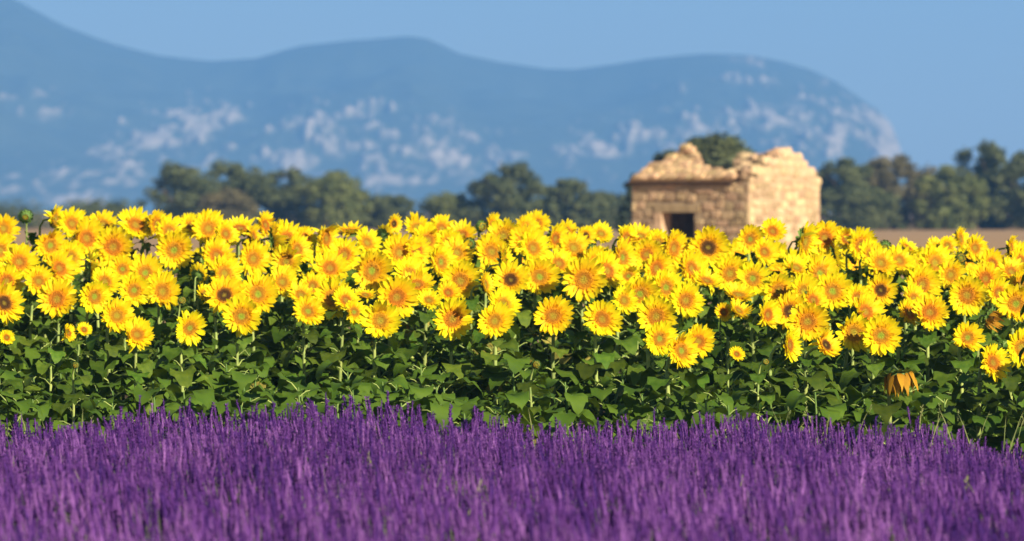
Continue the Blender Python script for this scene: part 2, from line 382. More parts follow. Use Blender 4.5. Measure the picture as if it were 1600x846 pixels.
# ------------------------------------------------------------------ ruined stone hut
def make_hut():
    D, th = 160.0, R(35)
    k = D / FPX
    C = Vector(((1170 - 800) * k, D, ground_z(D)))
    W, DP, EV, PK, T = 3.95, 3.76, 2.41, 3.20, 0.42
    # local axes: x along the front wall from its left end to the lit corner, y into the hut, z up
    root = link('stone_hut', None, None, C - Vector((math.cos(th), -math.sin(th), 0)) * W, (0, 0, -th))
    tag(root, 'ruined pale stone hut with a dark doorway and broken roof behind the sunflowers', 'hut')
    r = random.Random(5)
    mort = mat('mortar', (0.36, 0.255, 0.145), 0.95, 0.1, nscale=6, ncol=(0.52, 0.385, 0.235), bump=0.6)
    stone = mat('limestone', (0.43, 0.29, 0.16), 0.9, 0.1, var=0.34, hvar=0.012, nscale=7, ncol=(0.58, 0.40, 0.225), bump=0.6)
    tile = mat('roof_stone', (0.44, 0.28, 0.14), 0.9, 0.1, var=0.25, hvar=0.015, nscale=9, ncol=(0.64, 0.43, 0.22), bump=0.5)
    dark = mat('earth_floor', (0.08, 0.06, 0.045), 0.95)
    wood = mat('old_wood', (0.16, 0.10, 0.06), 0.8, nscale=12, ncol=(0.1, 0.065, 0.04))
    def box(mb, x0, x1, y0, y1, z0, z1):
        p = [(x, y, z) for z in (z0, z1) for y in (y0, y1) for x in (x0, x1)]
        for f in ((0, 2, 3, 1), (4, 5, 7, 6), (0, 1, 5, 4), (2, 6, 7, 3), (0, 4, 6, 2), (1, 3, 7, 5)): mb.face([p[i] for i in f])
    DX0, DX1, DZ = 1.02, 2.12, 1.57     # doorway
    fw = MB()
    box(fw, 0, DX0, 0, T, 0, EV); box(fw, DX1, W, 0, T, 0, EV); box(fw, DX0 + .001, DX1 - .001, .003, T - .003, DZ, EV - .003)
    front = link('front_wall', fw.mesh('front_wall', [mort], False), root); front['label'] = 'shaded front wall of weathered stone with the doorway'
    def gable_prism(x0, x1, pts):
        mb = MB(); n = len(pts)
        mb.face([(x1, y, z) for y, z in pts]); mb.face([(x0, y, z) for y, z in pts][::-1])
        for i in range(n):
            a, b = pts[i], pts[(i + 1) % n]
            mb.face([(x0, *a), (x0, *b), (x1, *b), (x1, *a)])
        return mb
    # right gable: broken, rounded outline (y, z) seen in the photo
    RG = [(T + .002, 0), (DP, 0), (DP, EV + .02), (DP * .93, EV + .24), (DP * .82, EV + .52), (DP * .71, EV + .72), (DP * .60, PK + .08), (DP * .50, PK + .05), (DP * .34, EV + .60), (DP * .17, EV + .34), (T + .002, EV + .1)]
    gable = link('gable_wall', gable_prism(W - T, W - .002, RG).mesh('gable_wall', [mort], False), root); gable['label'] = 'sunlit gable wall with a ragged rounded top'
    LG = [(T + .002, 0), (DP, 0), (DP, EV), (DP * .8, EV + .42), (DP * .5, PK - .06), (DP * .3, EV + .5), (T + .002, EV + .1)]
    link('gable_wall', gable_prism(.002, T, LG).mesh('gable_wall', [mort], False), root)
    bw = MB(); box(bw, T + .002, W - T - .002, DP - T, DP - .002, 0, EV - .1); link('rear_wall', bw.mesh('rear_wall', [mort], False), root)
    # masonry stump standing beside the ridge, inside the hut
    cs = MB(); box(cs, 2.30, 3.10, DP * .46, DP * .46 + .5, 0, PK - .1); box(cs, 3.101, W - T - .003, DP * .44, DP * .46 + .45, 0, PK - .22)
    stump = link('inner_wall', cs.mesh('inner_wall', [mort], False), root); stump['label'] = 'broken inner wall rising beside the gable'
    fl = MB(); box(fl, T, W - T, T, DP - T, .002, .03); link('floor', fl.mesh('floor', [dark], False), root)
    lf = MB(); box(lf, T + .004, W - T - .004, T + .004, DP - T - .004, EV - .34, EV - .2)
    shade_slab = link('interior_shade_slab', lf.mesh('interior_shade_slab', [mort], False), root)  # unseen slab added to keep the sun out, so the doorway stays dark
    # irregular stones, shared meshes
    def stone_mesh(s):
        q = random.Random(s); mb = MB()
        rows = []
        for z, ins in ((0, .0), (.55, .0), (1.0, .13)):
            ring = []
            for (a, b) in ((-.5, -.5), (0, -.5), (.5, -.5), (.5, 0), (.5, .5), (0, .5), (-.5, .5), (-.5, 0)):
                sc = (1 - ins * 1.6) * (1 - (.10 if a and b else 0)) * (1 + q.uniform(-.07, .04))
                ring.append((a * sc, b * sc, z * (1 + q.uniform(-.15, .15))))
            rows.append(ring)
        mb.grid(rows, 0, True); mb.face(rows[-1]); return mb
    SM = [stone_mesh(s).mesh('stone', [stone], False) for s in range(7)]
    TM = [stone_mesh(40 + s).mesh('roof_slab', [tile], False) for s in range(4)]
    def lay(parent, lo, hi, width, inside, place, hz=(.17, .25), wd=(.22, .46)):
        z = lo
        while z < hi - .08:
            h = min(r.uniform(*hz), hi - z); x = -r.uniform(0, .3)
            while x < width:
                w = r.uniform(*wd); a, b = max(0, x), min(width, x + w)
                if b - a > .09 and inside((a + b) / 2, z + h / 2, (b - a) / 2):
                    loc, rot = place((a + b) / 2, z + h / 2 + r.uniform(-.05, .05))
                    link('stone', r.choice(SM), parent, loc, (rot[0], rot[1] + r.uniform(-.16, .16), rot[2]), ((b - a) * r.uniform(.80, .97), h * r.uniform(.78, .96), r.uniform(.012, .055)))
                x += w
            z += h
    def front_in(x, z, hw): return not (DX0 - hw * .8 < x < DX1 + hw * .8 and z < DZ + .2) and not (DX0 - .26 < x < DX0 and z < DZ + .2)
    lay(front, .75, EV - .04, W, front_in, lambda x, z: ((x, .002, z), (R(90), 0, 0)))
    def poly_in(P, y, z):
        c = False
        for i in range(len(P)):
            (a, b), (e, f) = P[i - 1], P[i]
            if (b > z) != (f > z) and y < (e - a) * (z - b) / (f - b) + a: c = not c
        return c
    RGF = [(0, 0)] + RG[1:-1] + [(0, EV + .1)]
    lay(gable, .75, PK + .1, DP, lambda y, z, hw: poly_in(RGF, y, z), lambda y, z: ((W - .004, y, z), (R(90), 0, R(90))), hz=(.19, .28), wd=(.26, .52))
    for (y, z) in RG[2:-1]:                         # ragged coping stones
        for q in range(4):
            link('stone', r.choice(SM), gable, (W - T * r.uniform(.3, .8), y + r.uniform(-.24, .24), z - .09 + r.uniform(-.03, .04)), (r.uniform(-.2, .2), r.uniform(-.2, .2), r.uniform(0, 3)), (.36, .3, r.uniform(.12, .22)))
    lay(stump, 2.2, PK - .1, 1.2, lambda x, z, hw: True, lambda x, z: ((2.30 + x, DP * .46 + .002, z), (R(90), 0, 0)))
    for q in range(16):
        link('stone', r.choice(SM), stump, (2.3 + r.uniform(0, 1.2), DP * .46 + r.uniform(.05, .45), PK - .16 + r.uniform(-.03, .05)), (r.uniform(-.3, .3), r.uniform(-.3, .3), r.uniform(0, 3)), (.32, .28, r.uniform(.12, .2)))
    # lintel and the sunlit door jamb
    lb = MB(); box(lb, DX0 - .22, DX1 + .2, -.05, .3, DZ - .005, DZ + .2); link('lintel', lb.mesh('lintel', [stone], False), root)
    jb = MB(); box(jb, DX0 - .24, DX0 + .012, -.045, T + .01, .0, DZ - .01); link('door_jamb', jb.mesh('door_jamb', [stone], False), root)
    # what is left of the roof: slope rises from the front eave towards the ridge, broken off along a diagonal
    sl = math.atan2(PK - EV, DP / 2); L = (DP / 2 + .15) / math.cos(sl)
    roof = link('roof', None, root, (0, -.15, EV + .02), (sl, 0, 0))
    OUT = [(.0, 0), (3.42, 0), (3.15, .35), (2.62, .62), (2.0, .95), (1.45, 1.45), (1.02, 1.90), (.80, 1.92), (.45, 1.50), (.16, 1.12), (.0, .6)]
    rm = MB()
    rm.face([(x, y, .0) for x, y in OUT]); rm.face([(x, y, -.07) for x, y in OUT][::-1])
    for i in range(len(OUT)):
        a, b = OUT[i], OUT[(i + 1) % len(OUT)]; rm.face([(*a, -.07), (*b, -.07), (*b, 0), (*a, 0)])
    bpy.data.objects.remove(roof)
    roof = link('roof', rm.mesh('roof', [mort], False), root, (0, -.15, EV + .08), (sl, 0, 0)); roof['label'] = 'remaining slope of broken stone roof'
    y = .10
    while y < 2.1:
        x = .0 + r.uniform(0, .12)
        while x < 3.4:
            w = r.uniform(.24, .42)
            if poly_in(OUT, x + w / 2, y) or (y < .2 and x < 3.2):
                link('roof_slab', r.choice(TM), roof, (x + w / 2, y, .004), (r.uniform(-.02, .10), r.uniform(-.06, .06), r.uniform(-.12, .12)), (w * .97, .27, r.uniform(.05, .12)))
            x += w
        y += .22
    for (x, y, z) in ((.72, 1.72, .02), (.95, 1.84, .03), (1.18, 1.66, .02), (.86, 1.9, .10), (1.02, 1.78, .13), (.55, 1.5, .02), (1.38, 1.42, .02), (.9, 1.8, .2)):
        link('roof_slab', r.choice(TM), roof, (x, y, z), (r.uniform(-.1, .1), r.uniform(-.15, .15), r.uniform(-.3, .3)), (.34, .28, .13))
    # loose rubble along the break, between roof and gable
    for q in range(34):
        t = r.random(); x = 2.2 + 1.5 * t; y = .25 + r.random() * .9
        z = EV - .04 + r.random() * .16 + (.35 * t * r.random() if x > 2.9 else 0)
        link('stone', r.choice(SM), front, (x, y, z), (r.uniform(-.4, .4), r.uniform(-.4, .4), r.uniform(0, 3)), (r.uniform(.25, .45), r.uniform(.2, .35), r.uniform(.12, .24)))
    bm_ = MB(); bm_.tube([(-.1, -.06, EV - .02), (3.45, -.06, EV - .03)], [.05, .05], 6); link('eave_beam', bm_.mesh('eave_beam', [wood]), root)
make_hut()

# ------------------------------------------------------------------ sunflower pieces (shared meshes, petal tips at radius 1)
def petal_rows(r, a, r0, r1, w, z0, lift, droop, twist=0.0):
    rows = []
    ca, sa = math.cos(a), math.sin(a)
    bend = r.uniform(-.12, .12)
    for t, ww in ((0, .45), (.25, .85), (.5, 1.0), (.8, .74), (1, .06)):
        rad = r0 + (r1 - r0) * t
        zc = z0 + lift * math.sin(t * math.pi * .8) - droop * t * t
        off = bend * t * t * .6
        row = []
        for s, cz in ((-1, .0), (0, -.028), (1, .0)):
            y = off + s * w * ww * .5
            zz = zc + cz * ww + s * twist * t * w
            row.append((rad * ca - y * sa, rad * sa + y * ca, zz))
        rows.append(row)
    return rows
def head_petals(seed, mode='n'):
    r = random.Random(seed); mb = MB()
    if mode == 'wilt':
        n = 22
        for k in range(n):
            a = k * 2 * math.pi / n + r.uniform(-.1, .1)
            mb.grid(petal_rows(r, a, .38, r.uniform(.50, .70), r.uniform(.18, .28), .0, r.uniform(-.25, .0), -r.uniform(.4, .8), r.uniform(-.7, .7)))
        return mb.mesh('petals', [M['petal_old']])
    if mode == 'half':
        for k in range(18):
            a = k * 2 * math.pi / 18 + r.uniform(-.1, .1)
            mb.grid(petal_rows(r, a, .42, r.uniform(.30, .5), .2, .05, .35, .0, 0))
        return mb.mesh('petals', [M['petal']])
    n = r.randint(24, 27)
    worn = seed >= 30; s0, sw = r.uniform(0, 6.28), r.uniform(.5, 1.1)
    for layer in range(2):
        ph = r.uniform(0, 6)
        for k in range(n):
            if r.random() < .04: continue
            a = (k + .5 * layer) * 2 * math.pi / n + ph + r.uniform(-.10, .10)
            L = r.uniform(.88, 1.0) * (1 + .05 * math.sin(a * 2 + seed))
            cup = r.uniform(.22, .42) - .16 * layer
            if worn and (a - s0) % 6.2832 < sw:        # a sector of folded, shrivelled rays
                L *= r.uniform(.62, .95); cup = r.uniform(.35, .9)
            mb.grid(petal_rows(r, a, .37, L, r.uniform(.18, .235), .05 - .05 * layer, r.uniform(.0, .09), -cup + (.5 if r.random() < .07 else 0), r.uniform(-.2, .2)))
    for k in range(30):                               # short inner rays that fold over the disc's rim
        a = r.uniform(0, 6.28)
        mb.grid(petal_rows(r, a, .36, r.uniform(.50, .70), .10, .07, .05, -.12, r.uniform(-.3, .3)))
    return mb.mesh('petals', [M['petal']])
def head_disc(seed, m):
    r = random.Random(seed); mb = MB(); n = 22
    prof = [(.001, .03), (.10, .035), (.17, .05), (.25, .075), (.33, .085), (.40, .065), (.43, .02), (.42, -.08), (.28, -.19), (.10, -.25), (.03, -.26)]
    rows = []
    for q, (rad, z) in enumerate(prof):
        rows.append([(rad * math.cos(k * 6.2832 / n) * (1 + r.uniform(-.03, .03)), rad * math.sin(k * 6.2832 / n) * (1 + r.uniform(-.03, .03)), z + r.uniform(-.012, .012)) for k in range(n)])
    mb.grid(rows, 0, True)
    mb.m = [0 if i < 6 * n else 1 for i in range(len(mb.f))]
    for k in range(70):                               # fuzzy ring of disc florets
        a, rad = r.uniform(0, 6.28), r.uniform(.24, .41); z = .07
        p = Vector((rad * math.cos(a), rad * math.sin(a), z)); t = Vector((-math.sin(a), math.cos(a), 0)) * .018
        mb.face([p - t, p + t, p * 1.08 + Vector((0, 0, r.uniform(.04, .08)))], 0)
    return mb.mesh('flower_head', [m, M['green']])
def head_sepals(seed):
    r = random.Random(seed); mb = MB()
    for layer in range(2):
        for k in range(13):
            a = (k + layer * .5) * 2 * math.pi / 13 + r.uniform(-.1, .1)
            mb.grid(petal_rows(r, a, .30, r.uniform(.58, .74), .21, -.10 - .04 * layer, .04, r.uniform(-.05, .12)))
    return mb.mesh('sepals', [M['green']])
def bud_mesh(seed):
    r = random.Random(seed); mb = MB(); n = 14
    prof = [(.001, .30), (.25, .28), (.45, .15), (.52, -.05), (.42, -.25), (.2, -.38), (.05, -.42)]
    mb.grid([[(rad * math.cos(k * 6.2832 / n), rad * math.sin(k * 6.2832 / n), z) for k in range(n)] for rad, z in prof], 0, True)
    mb.m = [(1 if i < n * 1 else 0) for i in range(len(mb.f))]
    return mb.mesh('flower_head', [M['green'], M['disc_green']])
def bud_sepals(seed):
    r = random.Random(seed); mb = MB()
    for layer in range(3):
        for k in range(12):
            a = (k + layer * .4) * 2 * math.pi / 12
            rows = []
            for t, ww in ((0, .8), (.4, 1), (.75, .7), (1, .05)):
                ang = -0.5 + t * (1.9 - .45 * layer)
                rad = (.5 + .05 * layer) * math.cos(ang * .8) + .10 * t * layer * .6; z = .55 * math.sin(ang * .9) * (.8)
                rows.append([(rad * math.cos(a) - s * .14 * ww * math.sin(a), rad * math.sin(a) + s * .14 * ww * math.cos(a), z) for s in (-1, 0, 1)])
            mb.grid(rows)
    return mb.mesh('sepals', [M['green']])
def leaf_mesh(seed):
    """petiole from the stem joint along +X, then a drooping heart shaped blade of length 1"""
    r = random.Random(seed); mb = MB()
    pl = .55
    pts = [(0, 0, 0), (pl * .5, 0, pl * .42), (pl, 0, pl * .55)]
    mb.tube(pts, [.028, .022, .016], 3, 1, False)
    x, z, ang = pl - .10, pl * .53, R(r.uniform(0, 22))
    rows = []; seg = 7; dr = r.uniform(.9, 1.7)
    widths = [.14, .40, .49, .46, .36, .21, .02]; back = [-.14, -.03, 0, 0, 0, 0, 0]
    wv = r.uniform(0, 6); fold = r.uniform(.10, .38)
    for q in range(seg):
        t = q / (seg - 1)
        row = []
        for s in (-1, -.5, 0, .5, 1):
            w = widths[q] * s * (1 + r.uniform(-.07, .07))
            zz = abs(s) * widths[q] * fold * (1 - t * .6) + .085 * math.sin(wv + q * 2.3 + s * 3.1) * abs(s)
            bx = back[q] * abs(s)
            row.append((x + bx * math.cos(ang) - zz * math.sin(-ang) * .4, w, z + zz + bx * math.sin(ang)))
        rows.append(row)
        x += math.cos(ang) / (seg - 1) * 1.0; z += math.sin(ang) / (seg - 1) * 1.0
        ang -= R(r.uniform(12, 22)) * dr * .75
    mb.grid(rows, 0)
    return mb.mesh('leaf', [M['leaf'], M['stem']])
PET = [head_petals(20 + k) for k in range(15)]
PET_W, PET_H = head_petals(3, 'wilt'), head_petals(4, 'half')
DISC = [head_disc(k, M['disc']) for k in range(3)] ; DISC_G = [head_disc(10 + k, M['disc_green']) for k in range(2)]; DISC_D = head_disc(20, M['disc_brown_shade'])
SEP = [head_sepals(k) for k in range(2)]
BUD, BUDS = bud_mesh(1), bud_sepals(1)
LEAF = [leaf_mesh(60 + k) for k in range(10)]
M['leaf_yellow'] = mat('leaf_yellowed', (0.34, 0.28, 0.05), 0.7, 0.2, var=0.3, nscale=4, ncol=(0.16, 0.17, 0.03), trans=0.2)
LEAF_Y = leaf_mesh(81); LEAF_Y.materials[0] = M['leaf_yellow']

def head_rotation(yaw, pitch, roll):
    """local +Z faces the viewer (-Y); yaw to the right, pitch down"""
    f = Vector((math.sin(yaw) * math.cos(pitch), -math.cos(yaw) * math.cos(pitch), -math.sin(pitch)))
    q = f.to_track_quat('Z', 'Y')
    return (q.to_matrix() @ Matrix.Rotation(roll, 3, 'Z')), f

def plant_geometry(px, py, d, dia, yaw, pitch, r):
    head = at(px, py, d)
    Rm, f = head_rotation(yaw, pitch, r.uniform(0, 6.28))
    rad = dia * d / FPX / 2
    back = head - f * rad * .25
    fh = Vector((f.x, f.y, 0)); fh = fh.normalized() if fh.length > .05 else Vector((0, -1, 0))
    gz = ground_z(d)
    neck = back - f * .045 - Vector((0, 0, .01)) 
    axis = back - fh * (.10 + .2 * rad)              # stem stands behind the head
    axis = Vector((axis.x + r.uniform(-.03, .03), axis.y, 0))
    H = head.z - gz
    top = back.z + .02 - .05 * (1 - abs(f.z))
    pts = [Vector((axis.x + r.uniform(-.04, .04), axis.y + r.uniform(-.03, .03), gz - .03))]
    base = pts[0].copy()
    for t in (.3, .6, .85):
        p = base.lerp(Vector((axis.x, axis.y, top)), t); p += Vector((r.uniform(-.012, .012), r.uniform(-.012, .012), 0)); p.z = gz + (top - gz) * t; pts.append(p)
    pts.append(Vector((axis.x, axis.y, top - .05)))
    pts.append((Vector((axis.x, axis.y, top + .01)) + neck) / 2)
    pts.append(back)
    return head, Rm, rad, pts, gz, H

ALL = []
def sunflower(px, py, dia, yaw, pitch, kind, d, label, leaves, r, name='sunflower', part_only=None):
    head, Rm, rad, pts, gz, H = plant_geometry(px, py, d, dia, yaw, pitch, r)
    base = Vector((pts[0].x, pts[0].y, gz))
    root = link(name, None, None, base)
    tag(root, label, 'sunflower', 'sunflowers in the field')
    mb = MB(); r0 = r.uniform(.016, .021) if dia > 40 else .012
    mb.tube([p - base for p in pts], [r0, r0 * .95, r0 * .85, r0 * .75, r0 * .65, r0 * .6, r0 * .55], 6)
    link('stem', mb.mesh('stem', [M['stem']]), root)
    eul = Rm.to_euler()
    if kind == 'b':
        h = link('flower_head', BUD, root, head - base, eul, (rad,) * 3); link('sepals', BUDS, h)
    elif kind == 'h':
        h = link('flower_head', BUD, root, head - base, eul, (rad,) * 3); link('sepals', BUDS, h); link('petals', PET_H, h)
    else:
        dm = DISC_D if kind in 'dw' else (r.choice(DISC_G) if kind == 'g' else r.choice(DISC))
        sq = r.uniform(.94, 1.06)
        h = link('flower_head', dm, root, head - base, eul, (rad * sq, rad / sq, rad))
        link('petals', PET_W if kind == 'w' else r.choice(PET), h); link('sepals', r.choice(SEP), h)
    a = r.uniform(0, 6.28)
    top = pts[4].z - gz
    for q in range(leaves):
        t = (q + .5) / leaves
        lo = .10 if leaves > 12 else .30
        hz = (lo + (1 - lo - .06) * t) * top
        a += 2.4 + r.uniform(-.3, .3)
        s = (.285 - .14 * max(0, (t - .35) / .65) + r.uniform(-.03, .035)) * (1 if dia > 40 else .8)
        seg = min(3, int(t * 3.4)); p0 = pts[0].lerp(pts[4], hz / max(.1, top))
        link('leaf', LEAF_Y if t < .3 and r.random() < .07 else r.choice(LEAF), root, (p0.x - base.x, p0.y - base.y, hz), (r.uniform(-.25, .25), r.uniform(-.15, .3), a), (s,) * 3)
    return root

# every head: photo column, row, width; n plain, g green eye, d brown disc with painted shade, b green bud, h half open, w wilted; yaw and pitch in degrees
L_, R_ = -62, 58
HEADS = [
 (40,338,34,'b',0,-20),(5,358,50,'n',-30,10),(78,384,56,'g',-35,10),(86,342,46,'n',60,5),(112,350,52,'n',-20,15),(135,373,64,'n',-25,8),(177,386,66,'n',-5,5),(212,352,60,'n',-10,20),
 (30,410,60,'n',-20,10),(10,440,56,'n',-15,15),(6,474,66,'d',-25,15),(89,468,64,'n',-5,10),(110,403,56,'n',-30,15),(92,420,58,'n',-45,15),(140,415,56,'n',-50,10),(191,421,44,'g',-10,5),(227,427,58,'g',-10,20),
 (147,464,56,'g',-25,5),(164,441,50,'n',-20,20),(209,454,54,'g',-10,15),(0,392,54,'n',-30,10),(182,494,58,'n',-15,10),(214,524,54,'n',20,20),(106,521,30,'n',60,10),(131,516,26,'n',30,25),(10,528,26,'n',-10,10),(118,571,18,'h',-5,5),
 (244,350,46,'n',-45,0),(264,362,56,'n',-30,10),(272,391,62,'g',-12,5),(325,358,62,'n',-10,15),(376,358,52,'n',10,60),(254,456,62,'n',-20,8),(309,430,34,'n',40,30),(338,400,58,'n',-25,25),(350,428,60,'n',-15,15),(350,462,64,'d',-5,25),
 (395,405,58,'n',-30,5),(403,460,66,'g',-10,10),(414,352,44,'n',-40,10),(428,372,56,'n',-35,10),(284,470,22,'h',20,10),(298,354,40,'n',-20,30),(377,495,64,'g',-8,5),(296,513,54,'g',-12,5),
 (448,374,60,'n',-25,15),(464,390,52,'n',40,20),(447,410,54,'n',-5,10),(441,442,54,'n',-10,30),(509,373,50,'n',-45,5),(547,362,50,'n',15,70),(573,380,50,'n',-30,30),(515,420,60,'n',-15,20),(488,448,48,'n',20,20),(521,466,66,'g',-5,5),
 (581,424,68,'g',-8,3),(624,396,66,'n',-20,5),(615,350,32,'d',-50,0),(620,465,70,'n',-20,8),(538,398,54,'n',-20,20),(481,487,52,'g',-15,10),(553,488,42,'g',-40,20),(594,502,64,'n',-5,10),(571,462,34,'n',20,60),(470,462,46,'n',-20,40),
 (652,356,44,'n',0,40),(690,358,48,'n',-25,25),(722,368,50,'n',-10,40),(751,354,30,'h',40,-5),(787,370,56,'n',-5,15),(769,352,40,'n',50,0),(688,410,58,'g',-35,5),(714,396,54,'n',-10,25),(719,439,66,'n',-8,5),(640,430,60,'n',-20,25),(734,381,28,'b',15,5),
 (798,438,60,'d',0,20),(788,412,60,'n',-15,15),(768,394,58,'n',-20,10),(832,388,58,'n',-25,10),(822,358,46,'n',-20,10),(758,445,40,'n',60,20),(700,458,40,'n',-10,30),(707,499,66,'n',-8,5),(773,502,58,'n',-15,8),(786,476,54,'n',-35,20),(668,376,56,'n',-30,15),(652,446,54,'n',15,40),
 (822,378,60,'n',-20,10),(843,433,62,'g',-12,5),(867,373,48,'n',50,0),(873,413,54,'n',-15,25),(896,388,56,'n',-30,15),(912,437,72,'n',-8,5),(914,370,38,'d',-30,10),(939,366,40,'n',-20,25),(948,424,62,'n',-35,10),(972,403,60,'g',-40,5),(982,432,38,'g',-10,15),
 (1000,370,48,'n',-5,50),(1025,420,58,'n',-20,5),(1000,460,62,'g',-12,5),(925,391,30,'b',-20,0),(864,494,64,'n',-15,10),(941,499,62,'n',-12,5),(838,570,22,'h',0,0),(838,350,44,'n',10,20),(978,372,46,'n',-40,10),
 (1052,388,60,'n',-40,5),(1106,387,68,'d',10,5),(1080,420,58,'n',-30,15),(1040,450,60,'g',-15,8),(1071,470,60,'n',-15,8),(1104,440,50,'n',30,50),(1140,428,62,'n',-20,3),(1172,374,46,'g',-12,5),(1207,362,44,'n',-5,30),(1194,394,46,'n',-35,10),(1176,436,58,'g',-10,15),(1216,455,62,'n',-10,5),
 (1154,462,50,'n',20,65),(1131,488,30,'n',-5,10),(1154,486,40,'n',40,40),(1025,495,66,'n',-10,8),(1030,530,58,'g',-15,8),(1064,549,60,'g',-20,5),(1091,534,54,'n',-5,5),(1151,554,26,'n',25,20),(1196,566,18,'h',20,10),(1199,492,50,'n',-35,10),(1234,487,60,'d',-15,15),(1233,540,52,'n',-60,5),
 (1257,378,66,'n',-50,0),(1288,372,60,'n',-25,5),(1345,384,60,'n',-40,5),(1322,374,38,'n',15,10),(1382,386,32,'b',-10,0),(1418,388,38,'n',-50,40),(1281,428,64,'g',-12,10),(1301,456,66,'g',-5,5),(1244,420,50,'n',20,50),(1256,456,56,'n',-15,15),(1376,454,54,'d',-10,5),(1376,412,54,'n',-10,30),(1405,408,52,'n',15,30),
 (1262,503,66,'n',-8,5),(1290,540,50,'d',-40,25),(1334,520,66,'n',-12,5),(1376,525,66,'g',-5,5),(1352,488,62,'n',-30,15),(1405,590,80,'w',10,72),(1340,466,46,'n',-20,20),(1440,445,64,'n',-25,5),(1460,412,66,'n',-30,10),(1453,489,62,'n',-8,10),(1511,462,64,'n',-3,3),
 (1500,374,40,'n',60,0),(1523,388,44,'n',30,15),(1540,436,54,'n',10,15),(1579,388,42,'n',60,0),(1580,426,54,'n',-15,40),(1588,475,64,'g',-10,5),(1560,458,50,'n',-30,15),(1512,528,52,'g',-12,5),(1551,567,60,'n',-38,5),(1596,543,62,'n',-10,10),(1549,497,46,'w',50,30),
 (1463,388,36,'n',20,40),(1420,490,50,'n',50,20),(1500,404,30,'h',-10,5),(1428,468,50,'n',-40,15),(1594,448,52,'n',-20,10),
 # more heads glimpsed between these
 (160,352,50,'n',-15,10),(395,372,48,'n',-20,10),(352,366,46,'n',-30,15),
 (475,372,40,'n',-20,15),(600,372,46,'n',-20,10),(700,380,48,'n',-15,10),(650,392,52,'n',-25,10),
 (885,362,38,'n',-30,5),(930,412,54,'n',-25,10),(1010,398,52,'n',-20,10),(1028,380,44,'n',-15,15),(1305,400,52,'n',-20,10),
 (1360,398,48,'n',-20,20),(1485,430,52,'n',-20,15),(1550,412,46,'n',-20,15),(1595,408,44,'n',-20,15),(1480,384,34,'n',-30,15),
 (1270,470,50,'n',-20,20),(975,470,46,'n',-20,20),(670,470,38,'n',20,30),(540,470,46,'n',-20,20),(320,460,36,'n',-30,30),(60,440,50,'n',-20,15),
]
def head_depth(py, r):
    return 41.3 + (600 - min(600, py)) / 260 * 17 + r.uniform(-.25, .25)
def tier_of(py): return 0 if py >= 478 else 1 if py >= 428 else 2 if py >= 388 else 3
TIER = ['the lowest tier', 'the second tier from below', 'the third tier from below', 'the topmost tier']
def ordinal(n):
    w = {1: 'first', 2: 'second', 3: 'third', 4: 'fourth', 5: 'fifth', 6: 'sixth', 7: 'seventh', 8: 'eighth', 9: 'ninth', 10: 'tenth', 11: 'eleventh', 12: 'twelfth'}
    return w.get(n) or f"{n}{'th' if 10 < n % 100 < 14 else {1: 'st', 2: 'nd', 3: 'rd'}.get(n % 10, 'th')}"
SPECIAL = {(40, 338): 'closed green bud standing above the flowers near the left photo edge', (1405, 590): 'wilted dull gold drooping sunflower hanging low above the lavender on the right',
           (838, 570): 'half open yellow button of a flower, low among leaves in mid photo', (118, 571): 'tiny half open yellow flower low in the leaves on the left',
           (1106, 387): 'large sunflower with a dark half shaded disc just below the hut doorway', (1151, 554): 'small open sunflower low in the leaves below the hut corner',
           (1196, 566): 'tiny half open flower low in leaves under the hut gable', (1382, 386): 'round green bud against the tan field right of the hut',
           (1257, 378): 'tall bright sunflower turned aside in front of the sunlit gable', (912, 437): 'widest sunflower in mid photo left of the hut',
           (615, 350): 'narrow sideways sunflower sticking up above the others left of centre'}
KINDW = {'n': 'yellow sunflower with orange disc', 'g': 'yellow sunflower with green eyed disc', 'd': 'sunflower with brown shade-painted disc', 'b': 'green sunflower bud', 'h': 'half open sunflower', 'w': 'withered sunflower'}
rank = {}
for t in range(4):
    row = sorted([h for h in HEADS if tier_of(h[1]) == t])
    for q, h in enumerate(row): rank[h] = q + 1
for q, h in enumerate(sorted(HEADS, key=lambda h: -h[1])):
    px, py, dia, kind, yaw, pitch = h
    r = random.Random(px * 1000 + py)
    yaw = abs(yaw) + 4
    if kind == 'n' and py < 440 and r.random() < .09: yaw += r.choice((50, 75, 110))
    if kind != 'w': pitch = -pitch
    d = head_depth(py, r)
    look = KINDW[kind]
    if kind in 'ng' and abs(yaw) >= 45: look = 'sunflower seen from the side'
    elif kind in 'ng' and pitch <= -40: look = 'sunflower tipped up to the sky'
    elif dia <= 34 and kind in 'nd': look = 'small ' + look
    label = SPECIAL.get((px, py)) or f"{look}, {ordinal(rank[h])} from the left in {TIER[tier_of(py)]}"
    nl = 17 if py > 455 else 12 if py > 400 else 10
    sunflower(px, py, dia * 1.06, R(yaw + r.uniform(-12, 10)), R(pitch + r.uniform(-8, 7)), kind, d, label, nl, r)

